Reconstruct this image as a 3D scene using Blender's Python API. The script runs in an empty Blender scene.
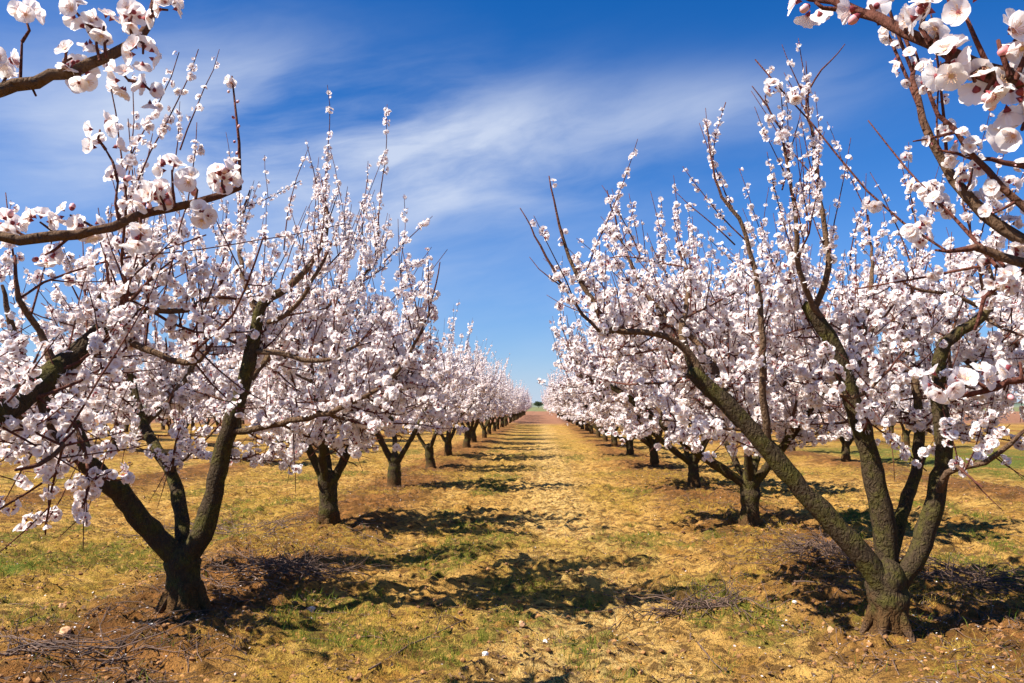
import bpy, math
import numpy as np
from mathutils import Vector, Matrix, Euler

SC = bpy.context.scene
COL = SC.collection
RAD = math.radians

# ------------------------------------------------------------------ camera
CAM_H, FPX = 1.6, 796.0
YAW, PITCH = RAD(2.05), RAD(4.64)
cam_d = bpy.data.cameras.new('camera')
cam = bpy.data.objects.new('camera', cam_d); COL.objects.link(cam)
cam_d.sensor_width = 36.0
cam_d.lens = 36.0 * FPX / 1024.0
cam_d.clip_start, cam_d.clip_end = 0.05, 6000
cam.location = (0, 0, CAM_H)
cam.rotation_euler = (math.pi / 2 + PITCH, 0, YAW)
SC.camera = cam

# ------------------------------------------------------------------ sun, sky, exposure
SUN_EL = RAD(49)
SUN_AZ = math.atan2(-0.925, -0.38)          # clockwise from +Y: the sun stands left, a little behind the camera
tosun = Vector((math.sin(SUN_AZ) * math.cos(SUN_EL), math.cos(SUN_AZ) * math.cos(SUN_EL), math.sin(SUN_EL)))
sd = bpy.data.lights.new('sun', 'SUN'); sd.energy = 5.0; sd.angle = RAD(0.5); sd.color = (1.0, 0.95, 0.87)
so = bpy.data.objects.new('sun', sd); COL.objects.link(so)
so.rotation_euler = tosun.to_track_quat('Z', 'Y').to_euler(); so.location = (-20, -4, 25)

W = bpy.data.worlds.new('World'); SC.world = W; W.use_nodes = True
SC.view_settings.view_transform = 'Standard'; SC.view_settings.look = 'None'
SC.view_settings.gamma = 1.0; SC.view_settings.exposure = 1.15; SC.view_settings.use_curve_mapping = False


class NT:
    """small helper for node trees"""
    def __init__(s, tree): s.t = tree; s.t.nodes.clear()
    def n(s, typ, ins=None, **kw):
        nd = s.t.nodes.new(typ)
        for k, v in kw.items(): setattr(nd, k, v)
        for k, v in (ins or {}).items():
            if isinstance(v, bpy.types.NodeSocket): s.t.links.new(v, nd.inputs[k])
            else: nd.inputs[k].default_value = v
        return nd
    def m(s, op, a, b=0.0, c=0.0, clamp=False):
        nd = s.n('ShaderNodeMath', {0: a, 1: b, 2: c}, operation=op); nd.use_clamp = clamp
        return nd.outputs[0]
    def ramp(s, v, lo, hi, to0=0.0, to1=1.0):
        nd = s.n('ShaderNodeMapRange', {0: v, 1: lo, 2: hi, 3: to0, 4: to1}, interpolation_type='SMOOTHSTEP')
        return nd.outputs[0]
    def mix(s, f, a, b, blend='MIX'):
        nd = s.n('ShaderNodeMix', None, data_type='RGBA', blend_type=blend)
        for k, v in ((0, f), (6, a), (7, b)):
            if isinstance(v, bpy.types.NodeSocket): s.t.links.new(v, nd.inputs[k])
            else: nd.inputs[k].default_value = (tuple(v) + (1,)) if (k > 0 and len(v) == 3) else v
        return nd.outputs[2]
    def noise(s, vec, scale, detail=4, rough=0.55, dist=0.0):
        nd = s.n('ShaderNodeTexNoise', {'Vector': vec, 'Scale': scale, 'Detail': detail, 'Roughness': rough, 'Distortion': dist})
        return nd.outputs[0]


w = NT(W.node_tree)
sky = w.n('ShaderNodeTexSky', sky_type='NISHITA', sun_disc=False, sun_elevation=SUN_EL, sun_rotation=SUN_AZ,
          air_density=1.0, dust_density=0.6, ozone_density=1.0)
tint = w.mix(1.0, sky.outputs[0], (0.54, 0.81, 1.28), 'MULTIPLY')
hs = w.n('ShaderNodeHueSaturation', {'Hue': 0.50, 'Saturation': 1.58, 'Value': 1.0, 'Color': tint})
tc = w.n('ShaderNodeTexCoord')
sx = w.n('ShaderNodeSeparateXYZ', {0: tc.outputs['Generated']})
az = w.m('ARCTAN2', sx.outputs[0], sx.outputs[1])
el = w.m('ARCSINE', sx.outputs[2])
# thin cirrus drawn out in long fibres
u = w.m('ADD', w.m('MULTIPLY', az, 1.7), w.m('MULTIPLY', el, 1.2))
v = w.m('SUBTRACT', w.m('MULTIPLY', el, 4.6), w.m('MULTIPLY', az, 1.1))
cv = w.n('ShaderNodeCombineXYZ', {0: u, 1: v, 2: 1.93}).outputs[0]
wob = w.n('ShaderNodeTexNoise', {'Vector': cv, 'Scale': 1.6, 'Detail': 3.0})
cv2 = w.n('ShaderNodeVectorMath', {0: cv, 1: w.n('ShaderNodeVectorMath', {0: wob.outputs[1], 1: (0.4, 0.4, 0.4)}, operation='MULTIPLY').outputs[0]}, operation='ADD').outputs[0]
n1 = w.noise(cv2, 1.3, 4, 0.50)
fib = w.n('ShaderNodeMapping', {'Vector': cv2, 'Scale': (1.0, 1.7, 1.0)}).outputs[0]
n2 = w.noise(fib, 2.0, 8, 0.60)
def blob(azc, elc, wa, we):
    a = w.m('DIVIDE', w.m('SUBTRACT', az, azc), wa); e = w.m('DIVIDE', w.m('SUBTRACT', el, elc), we)
    d = w.m('ADD', w.m('MULTIPLY', a, a), w.m('MULTIPLY', e, e))
    return w.m('EXPONENT', w.m('MULTIPLY', d, -1.0))
msk = w.m('ADD', blob(RAD(-9), RAD(17.8), RAD(16), RAD(4.4)), w.m('MULTIPLY', blob(RAD(-24), RAD(17), RAD(16), RAD(7)), 0.6))
msk = w.m('ADD', msk, w.m('MULTIPLY', blob(RAD(14), RAD(20.5), RAD(10), RAD(2.2)), 0.35))
msk = w.m('ADD', msk, w.m('MULTIPLY', blob(RAD(-4), RAD(8), RAD(18), RAD(4.5)), 0.22))
cl = w.m('MULTIPLY', w.ramp(w.m('ADD', w.m('MULTIPLY', n1, 0.6), w.m('MULTIPLY', n2, 0.4)), 0.30, 0.74), msk)
hz = w.m('MULTIPLY', w.m('EXPONENT', w.m('MULTIPLY', w.m('ABSOLUTE', el), -1.0 / RAD(7.0))), 0.74)
cl = w.m('MINIMUM', w.m('ADD', w.m('MULTIPLY', cl, 1.25), hz), 0.82)
ccol = w.mix(cl, hs.outputs[0], (6.4, 7.1, 8.5))
bg = w.n('ShaderNodeBackground', {'Color': ccol, 'Strength': 0.050})
w.t.links.new(bg.outputs[0], w.n('ShaderNodeOutputWorld').inputs[0])

# ------------------------------------------------------------------ helpers
_R = np.array(Euler((math.pi / 2 + PITCH, 0, YAW)).to_matrix())
def at(px, py, Y):
    """the point at distance Y down the rows seen along one direction"""
    d = _R @ np.array([(px - 512) / FPX, -(py - 341.5) / FPX, -1.0])
    return np.array([0, 0, CAM_H]) + d * (Y / d[1])

def hashn(ix, iy, seed):
    h = (ix.astype(np.int64) * 374761393 + iy.astype(np.int64) * 668265263 + seed * 974634777) & 0x7fffffff
    h = ((h ^ (h >> 13)) * 1274126177) & 0x7fffffff
    return ((h ^ (h >> 16)) & 0xffff) / 65535.0
def vnoise(x, y, seed=0):
    xi, yi = np.floor(x), np.floor(y); fx, fy = x - xi, y - yi
    fx = fx * fx * fx * (fx * (fx * 6 - 15) + 10); fy = fy * fy * fy * (fy * (fy * 6 - 15) + 10)
    xi = xi.astype(np.int64); yi = yi.astype(np.int64)
    a = hashn(xi, yi, seed); b = hashn(xi + 1, yi, seed); c = hashn(xi, yi + 1, seed); d = hashn(xi + 1, yi + 1, seed)
    return (a + (b - a) * fx) * (1 - fy) + (c + (d - c) * fx) * fy
def fbm(x, y, seed=0, octs=4, gain=0.5):
    s = 0; a = 1; t = 0
    for o in range(octs):
        s = s + a * vnoise(x * 2 ** o + 17.3 * o, y * 2 ** o - 9.1 * o, seed + o); t += a; a *= gain
    return s / t
def sstep(x, lo, hi):
    t = np.clip((x - lo) / (hi - lo), 0, 1); return t * t * (3 - 2 * t)

ROW_X = (-2.72, 2.72)
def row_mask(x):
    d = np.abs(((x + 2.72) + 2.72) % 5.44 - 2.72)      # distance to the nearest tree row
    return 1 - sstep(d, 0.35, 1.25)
def height(x, y):
    x = np.asarray(x, float); y = np.asarray(y, float)
    near = 1 - sstep(np.hypot(x, y), 22, 45)
    h = 0.10 * (fbm(x * 0.35, y * 0.35, 3, 3) - 0.5)
    h = h + 0.07 * row_mask(x)
    r = fbm(x * 2.6, y * 3.4, 11, 4, 0.55)
    h = h + near * (0.12 * (r - 0.5) + 0.15 * (0.5 - np.abs(fbm(x * 4.2, y * 6.5, 23, 4, 0.62) - 0.5)))
    h = h + near * 0.06 * np.abs(vnoise(x * 10.3, y * 12.7, 41) - 0.5) + near * 0.02 * vnoise(x * 13.1, y * 13.7, 43)
    h = h + near * 0.035 * (sstep(fbm(x * 7.1, y * 8.6, 31, 2), 0.60, 0.72)) - near * 0.05
    return h
def green_mask(x, y):
    g = fbm(x * 1.15, y * 0.85, 51, 4, 0.6)
    aisle = np.exp(-((np.abs(((x) + 2.72) % 5.44 - 2.72) - 0.95) / 0.62) ** 2)
    g = g + 0.10 * aisle - 0.10 * row_mask(x)
    g = g + 0.16 * np.exp(-((x + 5.3) / 1.3) ** 2 - ((y - 7.6) / 1.4) ** 2)
    g = g - 0.08 * np.exp(-((x - 0.25) / 0.6) ** 2)
    g = g + 0.45 * sstep(x, 8.5, 11) * np.exp(-((y - 25) / 6) ** 2)
    g = g + 0.06 * np.exp(-((y - 5.2) / 1.3) ** 2)
    return sstep(g, 0.60, 0.80)
def straw_mask(x, y):
    g = fbm(x * 0.8, y * 0.55, 71, 4, 0.6)
    aisle = 1 - sstep(np.abs(((x) + 2.72) % 5.44 - 2.72), 1.2, 2.1)
    return sstep(g + 0.07 * aisle - 0.12 * np.exp(-((x - 0.25) / 0.55) ** 2), 0.48, 0.68)

def make_mesh(name, V, faces, mats, mi=None, attrs=None, smooth=True):
    """faces: list of int arrays (n,k); mi: matching list of material index arrays or ints"""
    me = bpy.data.meshes.new(name)
    V = np.asarray(V, np.float32)
    me.vertices.add(len(V)); me.vertices.foreach_set('co', V.ravel())
    faces = [np.asarray(f, np.int32) for f in faces if len(f)]
    nl = sum(f.size for f in faces); npoly = sum(len(f) for f in faces)
    me.loops.add(nl); me.polygons.add(npoly)
    me.loops.foreach_set('vertex_index', np.concatenate([f.ravel() for f in faces]))
    tot = np.concatenate([np.full(len(f), f.shape[1], np.int32) for f in faces])
    st = np.concatenate([[0], np.cumsum(tot)[:-1]]).astype(np.int32)
    me.polygons.foreach_set('loop_start', st)
    if mi is not None: me.polygons.foreach_set('material_index', np.asarray(mi, np.int32))
    me.polygons.foreach_set('use_smooth', np.full(npoly, smooth, bool))
    for m_ in mats: me.materials.append(m_)
    for k, a in (attrs or {}).items():
        at_ = me.attributes.new(k, 'FLOAT', 'POINT'); at_.data.foreach_set('value', np.asarray(a, np.float32))
    me.update(calc_edges=True)
    return me

def link(name, me, parent=None, loc=None):
    o = bpy.data.objects.new(name, me); COL.objects.link(o)
    if parent: o.parent = parent
    if loc is not None: o.location = loc
    return o
def tag(o, label=None, cat=None, group=None, kind=None):
    if label: o['label'] = label
    if cat: o['category'] = cat
    if group: o['group'] = group
    if kind: o['kind'] = kind
    return o

# ------------------------------------------------------------------ materials
def new_mat(name):
    m = bpy.data.materials.new(name); m.use_nodes = True
    return m, NT(m.node_tree)
def finish(nt, sh, disp=None):
    o = nt.n('ShaderNodeOutputMaterial'); nt.t.links.new(sh, o.inputs[0])

def petal_mat():
    m, n = new_mat('petal')
    g = n.n('ShaderNodeNewGeometry')
    c = n.mix(g.outputs['Random Per Island'], (0.95, 0.86, 0.83), (0.95, 0.92, 0.89))
    rd = n.n('ShaderNodeAttribute', attribute_name='rad').outputs['Fac']
    c = n.mix(n.ramp(rd, 0.38, 0.10, 0, 0.45), c, (0.80, 0.40, 0.42))
    d = n.n('ShaderNodeBsdfDiffuse', {'Color': c}); t = n.n('ShaderNodeBsdfTranslucent', {'Color': c})
    finish(n, n.n('ShaderNodeMixShader', {0: 0.50, 1: d.outputs[0], 2: t.outputs[0]}).outputs[0]); return m
def plain(name, c, rough=0.7, c2=None):
    m, n = new_mat(name)
    if c2:
        g = n.n('ShaderNodeNewGeometry'); c = n.mix(g.outputs['Random Per Island'], c, c2)
    else: c = tuple(c) + (1,)
    finish(n, n.n('ShaderNodeBsdfPrincipled', {'Base Color': c, 'Roughness': rough}).outputs[0]); return m
def leaf_mat(name, c, c2):
    m, n = new_mat(name)
    g = n.n('ShaderNodeNewGeometry'); c = n.mix(g.outputs['Random Per Island'], c, c2)
    d = n.n('ShaderNodeBsdfDiffuse', {'Color': c}); t = n.n('ShaderNodeBsdfTranslucent', {'Color': c})
    finish(n, n.n('ShaderNodeMixShader', {0: 0.3, 1: d.outputs[0], 2: t.outputs[0]}).outputs[0]); return m
def bark_mat():
    m, n = new_mat('bark')
    tcn = n.n('ShaderNodeTexCoord'); P = tcn.outputs['Object']
    th = n.n('ShaderNodeAttribute', attribute_name='thick').outputs['Fac']
    zz = n.n('ShaderNodeSeparateXYZ', {0: P}).outputs[2]
    st = n.n('ShaderNodeMapping', {'Vector': P, 'Scale': (1, 1, 0.35)}).outputs[0]
    a = n.noise(st, 55, 6, 0.65); b = n.noise(P, 9, 4, 0.6)
    grey = n.mix(a, (0.018, 0.012, 0.007), (0.090, 0.060, 0.032))
    moss = n.mix(a, (0.022, 0.020, 0.005), (0.120, 0.098, 0.024))
    thick = n.mix(n.ramp(b, 0.42, 0.66), grey, moss)
    low = n.mix(a, (0.03, 0.016, 0.006), (0.15, 0.075, 0.026))
    thick = n.mix(n.ramp(n.m('ADD', zz, n.m('MULTIPLY', b, 0.5)), 0.52, 0.32), thick, low)
    mid = n.mix(a, (0.055, 0.033, 0.020), (0.20, 0.118, 0.066))
    tw = n.mix(b, (0.085, 0.026, 0.02), (0.16, 0.062, 0.04))
    c = n.mix(n.ramp(th, 0.006, 0.013), tw, mid); c = n.mix(n.ramp(th, 0.02, 0.042), c, thick)
    vor = n.n('ShaderNodeTexVoronoi', {'Vector': n.n('ShaderNodeVectorMath', {0: st, 1: n.n('ShaderNodeVectorMath', {0: n.n('ShaderNodeTexNoise', {'Vector': P, 'Scale': 14.0, 'Detail': 3.0}).outputs[1], 1: (.10, .10, .10)}, operation='MULTIPLY').outputs[0]}, operation='ADD').outputs[0], 'Scale': 30.0}, feature='DISTANCE_TO_EDGE').outputs[0]
    hgt = n.m('ADD', a, n.m('MULTIPLY', n.ramp(vor, 0.0, 0.3), 0.45))
    bp = n.n('ShaderNodeBump', {'Height': hgt, 'Strength': 1.0, 'Distance': 0.016})
    finish(n, n.n('ShaderNodeBsdfPrincipled', {'Base Color': c, 'Roughness': 0.9, 'Normal': bp.outputs[0], 'Specular IOR Level': 0.1}).outputs[0])
    return m
def soil_mat():
    m, n = new_mat('soil')
    P = n.n('ShaderNodeTexCoord').outputs['Object']
    att = lambda k: n.n('ShaderNodeAttribute', attribute_name=k).outputs['Fac']
    g, s, r = att('green'), att('straw'), att('row')
    a = n.noise(P, 3.0, 8, 0.62); b = n.noise(P, 19, 6, 0.65); c_ = n.noise(P, 75, 4, 0.65)
    sand = n.mix(n.ramp(a, 0.32, 0.68), (0.37, 0.175, 0.032), (0.68, 0.40, 0.105))
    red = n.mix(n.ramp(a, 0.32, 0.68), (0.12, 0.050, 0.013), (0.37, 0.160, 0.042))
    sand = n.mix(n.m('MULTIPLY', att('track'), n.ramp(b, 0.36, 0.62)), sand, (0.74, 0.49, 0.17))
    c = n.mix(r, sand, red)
    straw = n.mix(b, (0.27, 0.150, 0.014), (0.55, 0.350, 0.060))
    c = n.mix(n.m('MULTIPLY', s, n.ramp(b, 0.38, 0.58, 0.05, 0.85)), c, straw)
    grn = n.mix(c_, (0.07, 0.075, 0.010), (0.27, 0.235, 0.035))
    c = n.mix(n.m('MULTIPLY', g, n.ramp(b, 0.36, 0.54)), c, grn)
    c = n.mix(n.ramp(c_, 0.45, 0.33, 0, 0.75), c, (0.10, 0.047, 0.018))
    c = n.mix(n.ramp(n.noise(n.n('ShaderNodeMapping', {'Vector': P, 'Scale': (0.5, 1.5, 1)}).outputs[0], 11, 6, 0.72), 0.47, 0.60, 0, 0.88), c, (0.125, 0.064, 0.020))
    c = n.mix(n.m('MULTIPLY', att('lush'), n.ramp(b, 0.3, 0.5)), c, n.mix(c_, (0.05, 0.085, 0.010), (0.16, 0.20, 0.028)))
    c = n.mix(att('plough'), c, n.mix(a, (0.20, 0.090, 0.048), (0.33, 0.16, 0.09)))
    c = n.mix(att('meadow'), c, n.mix(a, (0.11, 0.13, 0.05), (0.22, 0.20, 0.09)))
    bh = n.m('ADD', n.m('MULTIPLY', b, 0.6), n.m('MULTIPLY', c_, 0.4))
    bp = n.n('ShaderNodeBump', {'Height': bh, 'Strength': 1.0, 'Distance': 0.10})
    finish(n, n.n('ShaderNodeBsdfPrincipled', {'Base Color': c, 'Roughness': 0.95, 'Normal': bp.outputs[0], 'Specular IOR Level': 0.1}).outputs[0])
    return m
def patchy(name, c1, c2, sc):
    m, n = new_mat(name)
    P = n.n('ShaderNodeTexCoord').outputs['Object']
    c = n.mix(n.ramp(n.noise(P, sc, 6, 0.6), 0.35, 0.65), c1, c2)
    finish(n, n.n('ShaderNodeBsdfPrincipled', {'Base Color': c, 'Roughness': 0.9, 'Specular IOR Level': 0.1}).outputs[0]); return m

M_PETAL = petal_mat()
M_CALYX = plain('calyx', (0.16, 0.012, 0.018), 0.7, (0.28, 0.04, 0.04))
M_STAMEN = plain('stamen', (0.62, 0.30, 0.20), 0.7, (0.75, 0.55, 0.30))
M_BUD = plain('bud', (0.55, 0.16, 0.16), 0.6, (0.80, 0.55, 0.55))
M_BARK = bark_mat(); M_SOIL = soil_mat()
M_GRASS = leaf_mat('grass_blade', (0.06, 0.10, 0.012), (0.20, 0.23, 0.03))
M_DRY = leaf_mat('dry_blade', (0.28, 0.18, 0.025), (0.58, 0.40, 0.095))
M_CLOD = plain('clod', (0.13, 0.055, 0.018), 0.95, (0.38, 0.18, 0.055))
M_LITTER = plain('leaf_litter', (0.045, 0.022, 0.010), 0.9, (0.20, 0.105, 0.045))
M_STONE = patchy('stone_grey', (0.42, 0.38, 0.33), (0.62, 0.58, 0.52), 22)
M_WHITE = patchy('stone_white', (0.72, 0.68, 0.60), (0.85, 0.82, 0.75), 22)
M_TANSTONE = patchy('stone_tan', (0.42, 0.22, 0.11), (0.60, 0.36, 0.20), 22)
M_DEAD = plain('dead_twig', (0.045, 0.024, 0.016), 0.85, (0.17, 0.10, 0.065))
M_RED = patchy('ploughed_soil', (0.27, 0.105, 0.055), (0.42, 0.19, 0.11), 0.12)
M_FIELD = patchy('field', (0.10, 0.13, 0.05), (0.22, 0.20, 0.08), 0.02)
M_FARHILL = patchy('hill', (0.10, 0.13, 0.09), (0.18, 0.19, 0.12), 0.004)
M_FARLEAF = leaf_mat('far_leaf', (0.04, 0.055, 0.03), (0.08, 0.10, 0.05))
M_BIRD = plain('bird_feather', (0.02, 0.02, 0.022), 0.8)

# ------------------------------------------------------------------ ground
def grid_axis(lo, hi, f_lo, f_hi, step, growth):
    a = list(np.arange(f_lo, f_hi + 1e-6, step))
    s = step
    while a[-1] < hi: s *= growth; a.append(a[-1] + s)
    s = step; b = []
    p = f_lo
    while p > lo: s *= growth; p -= s; b.append(p)
    return np.array(b[::-1] + a)
gx = grid_axis(-2500, 2500, -5.2, 5.2, 0.036, 1.045)
gy = grid_axis(-300, 3500, 3.9, 14.0, 0.036, 1.022)
GX, GY = np.meshgrid(gx, gy); nx, ny = len(gx), len(gy)
GZ = height(GX, GY)
idx = np.arange(nx * ny).reshape(ny, nx)
F = np.stack([idx[:-1, :-1], idx[:-1, 1:], idx[1:, 1:], idx[1:, :-1]], -1).reshape(-1, 4)
xs, ys = GX.ravel(), GY.ravel()
fade = 1 - sstep(np.hypot(xs, ys), 60, 140)
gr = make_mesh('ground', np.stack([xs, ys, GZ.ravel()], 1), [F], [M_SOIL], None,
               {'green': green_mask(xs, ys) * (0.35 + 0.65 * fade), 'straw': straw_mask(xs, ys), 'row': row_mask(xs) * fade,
                'lush': np.maximum(sstep(xs, 8.5, 11) * np.exp(-((ys - 24) / 6) ** 2), np.exp(-((xs + 5.5) / 1.2) ** 2 - ((ys - 7.6) / 1.0) ** 2)) * sstep(fbm(xs * 1.3, ys * 1.3, 91, 3), .36, .56),
                'track': np.exp(-((xs - 0.25) / 0.65) ** 2) * fade, 'plough': sstep(ys + 14 * (fbm(xs * .12, ys * .12, 61, 3) - .5), 66, 80), 'meadow': sstep(ys, 230, 260)})
tag(link('ground', gr), kind='structure')

# low far hills
hx = np.linspace(-1800, 1800, 121); hy = np.linspace(1100, 2200, 12)
HX, HY = np.meshgrid(hx, hy)
HZ = (6 + 10 * fbm(HX * 0.004, HY * 0.004, 90, 3)) * np.sin(np.clip((HY - 1100) / 1100, 0, 1) * math.pi * 0.5)
ii = np.arange(HX.size).reshape(HX.shape)
HF = np.stack([ii[:-1, :-1], ii[:-1, 1:], ii[1:, 1:], ii[1:, :-1]], -1).reshape(-1, 4)
tag(link('hills', make_mesh('hills', np.stack([HX.ravel(), HY.ravel(), HZ.ravel()], 1), [HF], [M_FARHILL])), kind='structure')

# ------------------------------------------------------------------ tubes (trunks, limbs, twigs)
class Acc:
    def __init__(s): s.V = []; s.Q = []; s.T = []; s.A = []; s.n = 0
    def tube(s, P, R, sides, rough=0.0, rng=None, cap=True):
        P = np.asarray(P, float); R = np.asarray(R, float); N = len(P)
        T = np.gradient(P, axis=0); T /= np.linalg.norm(T, axis=1)[:, None] + 1e-9
        ref = np.array([0, 0, 1.0]) if abs(T[0][2]) < 0.9 else np.array([1.0, 0, 0])
        U = np.zeros_like(P); u_ = np.cross(ref, T[0]); u_ /= np.linalg.norm(u_)
        for i in range(N):
            u_ = u_ - T[i] * (u_ @ T[i]); u_ /= np.linalg.norm(u_) + 1e-9; U[i] = u_
        B = np.cross(T, U)
        a = np.arange(sides) * 2 * math.pi / sides
        rr = np.repeat(R[:, None], sides, 1)
        if rough and rng is not None:
            ph = rng.uniform(0, 50)
            k = np.arange(N)[:, None] * 0.55 + ph
            lump = vnoise(k + 0 * a[None], 1.3 * np.cos(a)[None] + 3 + 0 * k, 5) + 0.6 * vnoise(2.1 * k + 0 * a[None], 2.5 * np.sin(a)[None] + 9 + 0 * k, 8)
            rr = rr * (1 + rough * (lump - 0.8))
        V = P[:, None] + rr[..., None] * (np.cos(a)[None, :, None] * U[:, None] + np.sin(a)[None, :, None] * B[:, None])
        s.V.append(V.reshape(-1, 3)); s.A.append(np.repeat(R, sides))
        i = np.arange(N * sides).reshape(N, sides) + s.n
        j = np.roll(i, -1, 1)
        s.Q.append(np.stack([i[:-1], j[:-1], j[1:], i[1:]], -1).reshape(-1, 4))
        s.n += N * sides
        if cap:
            s.V.append((P[-1] + T[-1] * R[-1] * 0.5)[None]); s.A.append(R[-1:])
            s.T.append(np.stack([i[-1], j[-1], np.full(sides, s.n)], -1)); s.n += 1
    def mesh(s, name, mat):
        Q = np.concatenate(s.Q) if s.Q else np.zeros((0, 4), int); T = np.concatenate(s.T) if s.T else np.zeros((0, 3), int)
        return make_mesh(name, np.concatenate(s.V), [Q, T], [mat], None, {'thick': np.concatenate(s.A)})

def spline(C, R, step):
    """smooth curve through the control points with radii"""
    C = np.asarray(C, float); R = np.asarray(R, float)
    ch = np.concatenate([[0], np.cumsum(np.linalg.norm(np.diff(C, axis=0), axis=1) + 1e-6)])
    M = np.gradient(C, ch, axis=0)                      # tangents that respect uneven spacing
    out, ro = [], []
    for i in range(len(C) - 1):
        dt = ch[i + 1] - ch[i]; k = max(2, int(dt / step))
        for t in np.arange(k) / k:
            h00 = 2 * t ** 3 - 3 * t * t + 1; h10 = t ** 3 - 2 * t * t + t; h01 = 1 - h00; h11 = t ** 3 - t * t
            out.append(h00 * C[i] + h10 * dt * M[i] + h01 * C[i + 1] + h11 * dt * M[i + 1])
            ro.append(R[i] + (R[i + 1] - R[i]) * t)
    out.append(C[-1]); ro.append(R[-1])
    return np.array(out), np.array(ro)

# ------------------------------------------------------------------ flowers
def petal_pts(open_, fine=False, ph=0.0):
    if fine:
        V = []; nr, ncol = 6, 5
        for i in range(nr):
            r = 0.08 + 0.90 * i / (nr - 1); hw = 0.07 + 0.44 * math.sin(min(1.0, (r - 0.06) * 1.12) * 2.25) ** 0.9 if r > 0.1 else 0.07
            for j in range(ncol):
                q = j / (ncol - 1) * 2 - 1; rr = r * (1 - (0.13 * q * q - 0.03 * math.cos(q * 9)) * (r > 0.6))
                z = open_ * rr ** 1.3 + 0.13 * q * q * hw * 2 - 0.16 * max(0, rr - 0.72) + 0.035 * math.sin(q * 5 + ph + rr * 4) * rr
                V.append((rr * (1 - 0.25 * open_), q * hw, z))
        F = [(i * ncol + j, (i + 1) * ncol + j, (i + 1) * ncol + j + 1, i * ncol + j + 1) for i in range(nr - 1) for j in range(ncol - 1)]
        return np.array(V), np.array(F)
    rows = [(0.10, 0.08), (0.45, 0.36), (0.78, 0.47), (0.98, 0.30)]
    V = []; 
    for r, hw in rows:
        for sgn in (-1, 0, 1):
            rr = r * (0.97 if sgn == 0 and r > 0.9 else 1.0)
            z = open_ * rr ** 1.3 + 0.10 * abs(sgn) * hw * 2 - 0.10 * max(0, rr - 0.75)
            V.append((rr * (1 - 0.25 * open_), sgn * hw, z))
    F = []
    for i in range(3):
        b = i * 3
        for k in (0, 1): F.append((b + k, b + 3 + k, b + 4 + k, b + 1 + k))
    return np.array(V), np.array(F)
def flower_template(detail, open_, rng):
    """-> verts, quads, tris, quad materials, tri materials; petal, calyx, stamen = 0,1,2"""
    V, Q, T, qm, tm = [], [], [], [], []; n = 0
    for k in range(5):
        a = k * 2 * math.pi / 5 + rng.uniform(-0.1, 0.1); ca, sa = math.cos(a), math.sin(a)
        o = open_ + rng.uniform(-0.12, 0.12)
        if detail:
            pv, pf = petal_pts(o, detail == 2, rng.uniform(0, 6))
        else:
            pv = np.array([(0.08, 0, 0.0), (0.58, -0.46, o * 0.50 + 0.05), (0.95, -0.24, o * 0.85), (0.95, 0.24, o * 0.85), (0.58, 0.46, o * 0.50 + 0.05)]); pf = np.array([(0, 1, 2, 3, 4)])
        pv = pv * np.array([1, rng.uniform(0.9, 1.1), 1]) + np.array([0, 0, 0.015 * (k % 2)])
        R_ = np.array([[ca, -sa, 0], [sa, ca, 0], [0, 0, 1]])
        V.append(pv @ R_.T); Q.append(pf + n); qm += [0] * len(pf); n += len(pv)
    # calyx cup behind
    m_ = 9 if detail == 2 else 5
    ring = [((0.22 if detail == 2 else 0.28) * math.cos(i * 2 * math.pi / m_ + 0.6), (0.22 if detail == 2 else 0.28) * math.sin(i * 2 * math.pi / m_ + 0.6), 0.02) for i in range(m_)]
    V.append(np.array(ring + [(0, 0, -0.38)]))
    T.append(np.array([(n + (i + 1) % m_, n + i, n + m_) for i in range(m_)])); tm += [1] * m_; n += m_ + 1
    # heart of the flower
    ring = [(0.17 * math.cos(i * 1.2566), 0.17 * math.sin(i * 1.2566), 0.11) for i in range(5)]
    V.append(np.array(ring + [(0, 0, 0.16)]))
    T.append(np.array([(n + i, n + (i + 1) % 5, n + 5) for i in range(5)])); tm += [1 if rng.random() < 0.35 else 2] * 5; n += 6
    if detail:
        for k in range(20 if detail == 2 else 9):
            a = k * (0.698 if detail == 1 else 0.93) + rng.uniform(-.2, .2); r = rng.uniform(0.28, 0.42); h = rng.uniform(0.30, 0.45)
            tip = np.array([r * math.cos(a), r * math.sin(a), h]); d = np.array([-math.sin(a), math.cos(a), 0]) * (0.035 if detail == 1 else 0.018)
            if detail == 2:
                V.append(tip + np.array([(.035, 0, 0), (-.02, .03, 0), (-.02, -.03, 0), (0, 0, .045)])); T.append(np.array([(n, n + 1, n + 3), (n + 1, n + 2, n + 3), (n + 2, n, n + 3), (n, n + 2, n + 1)])); tm += [2] * 4; n += 4
            V.append(np.array([(0.05 * math.cos(a), 0.05 * math.sin(a), 0.08), tip - d, tip + d])); T.append(np.array([(n, n + 1, n + 2)])); tm.append(2); n += 3
    return np.concatenate(V), np.concatenate(Q), np.concatenate(T), qm, tm
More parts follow.
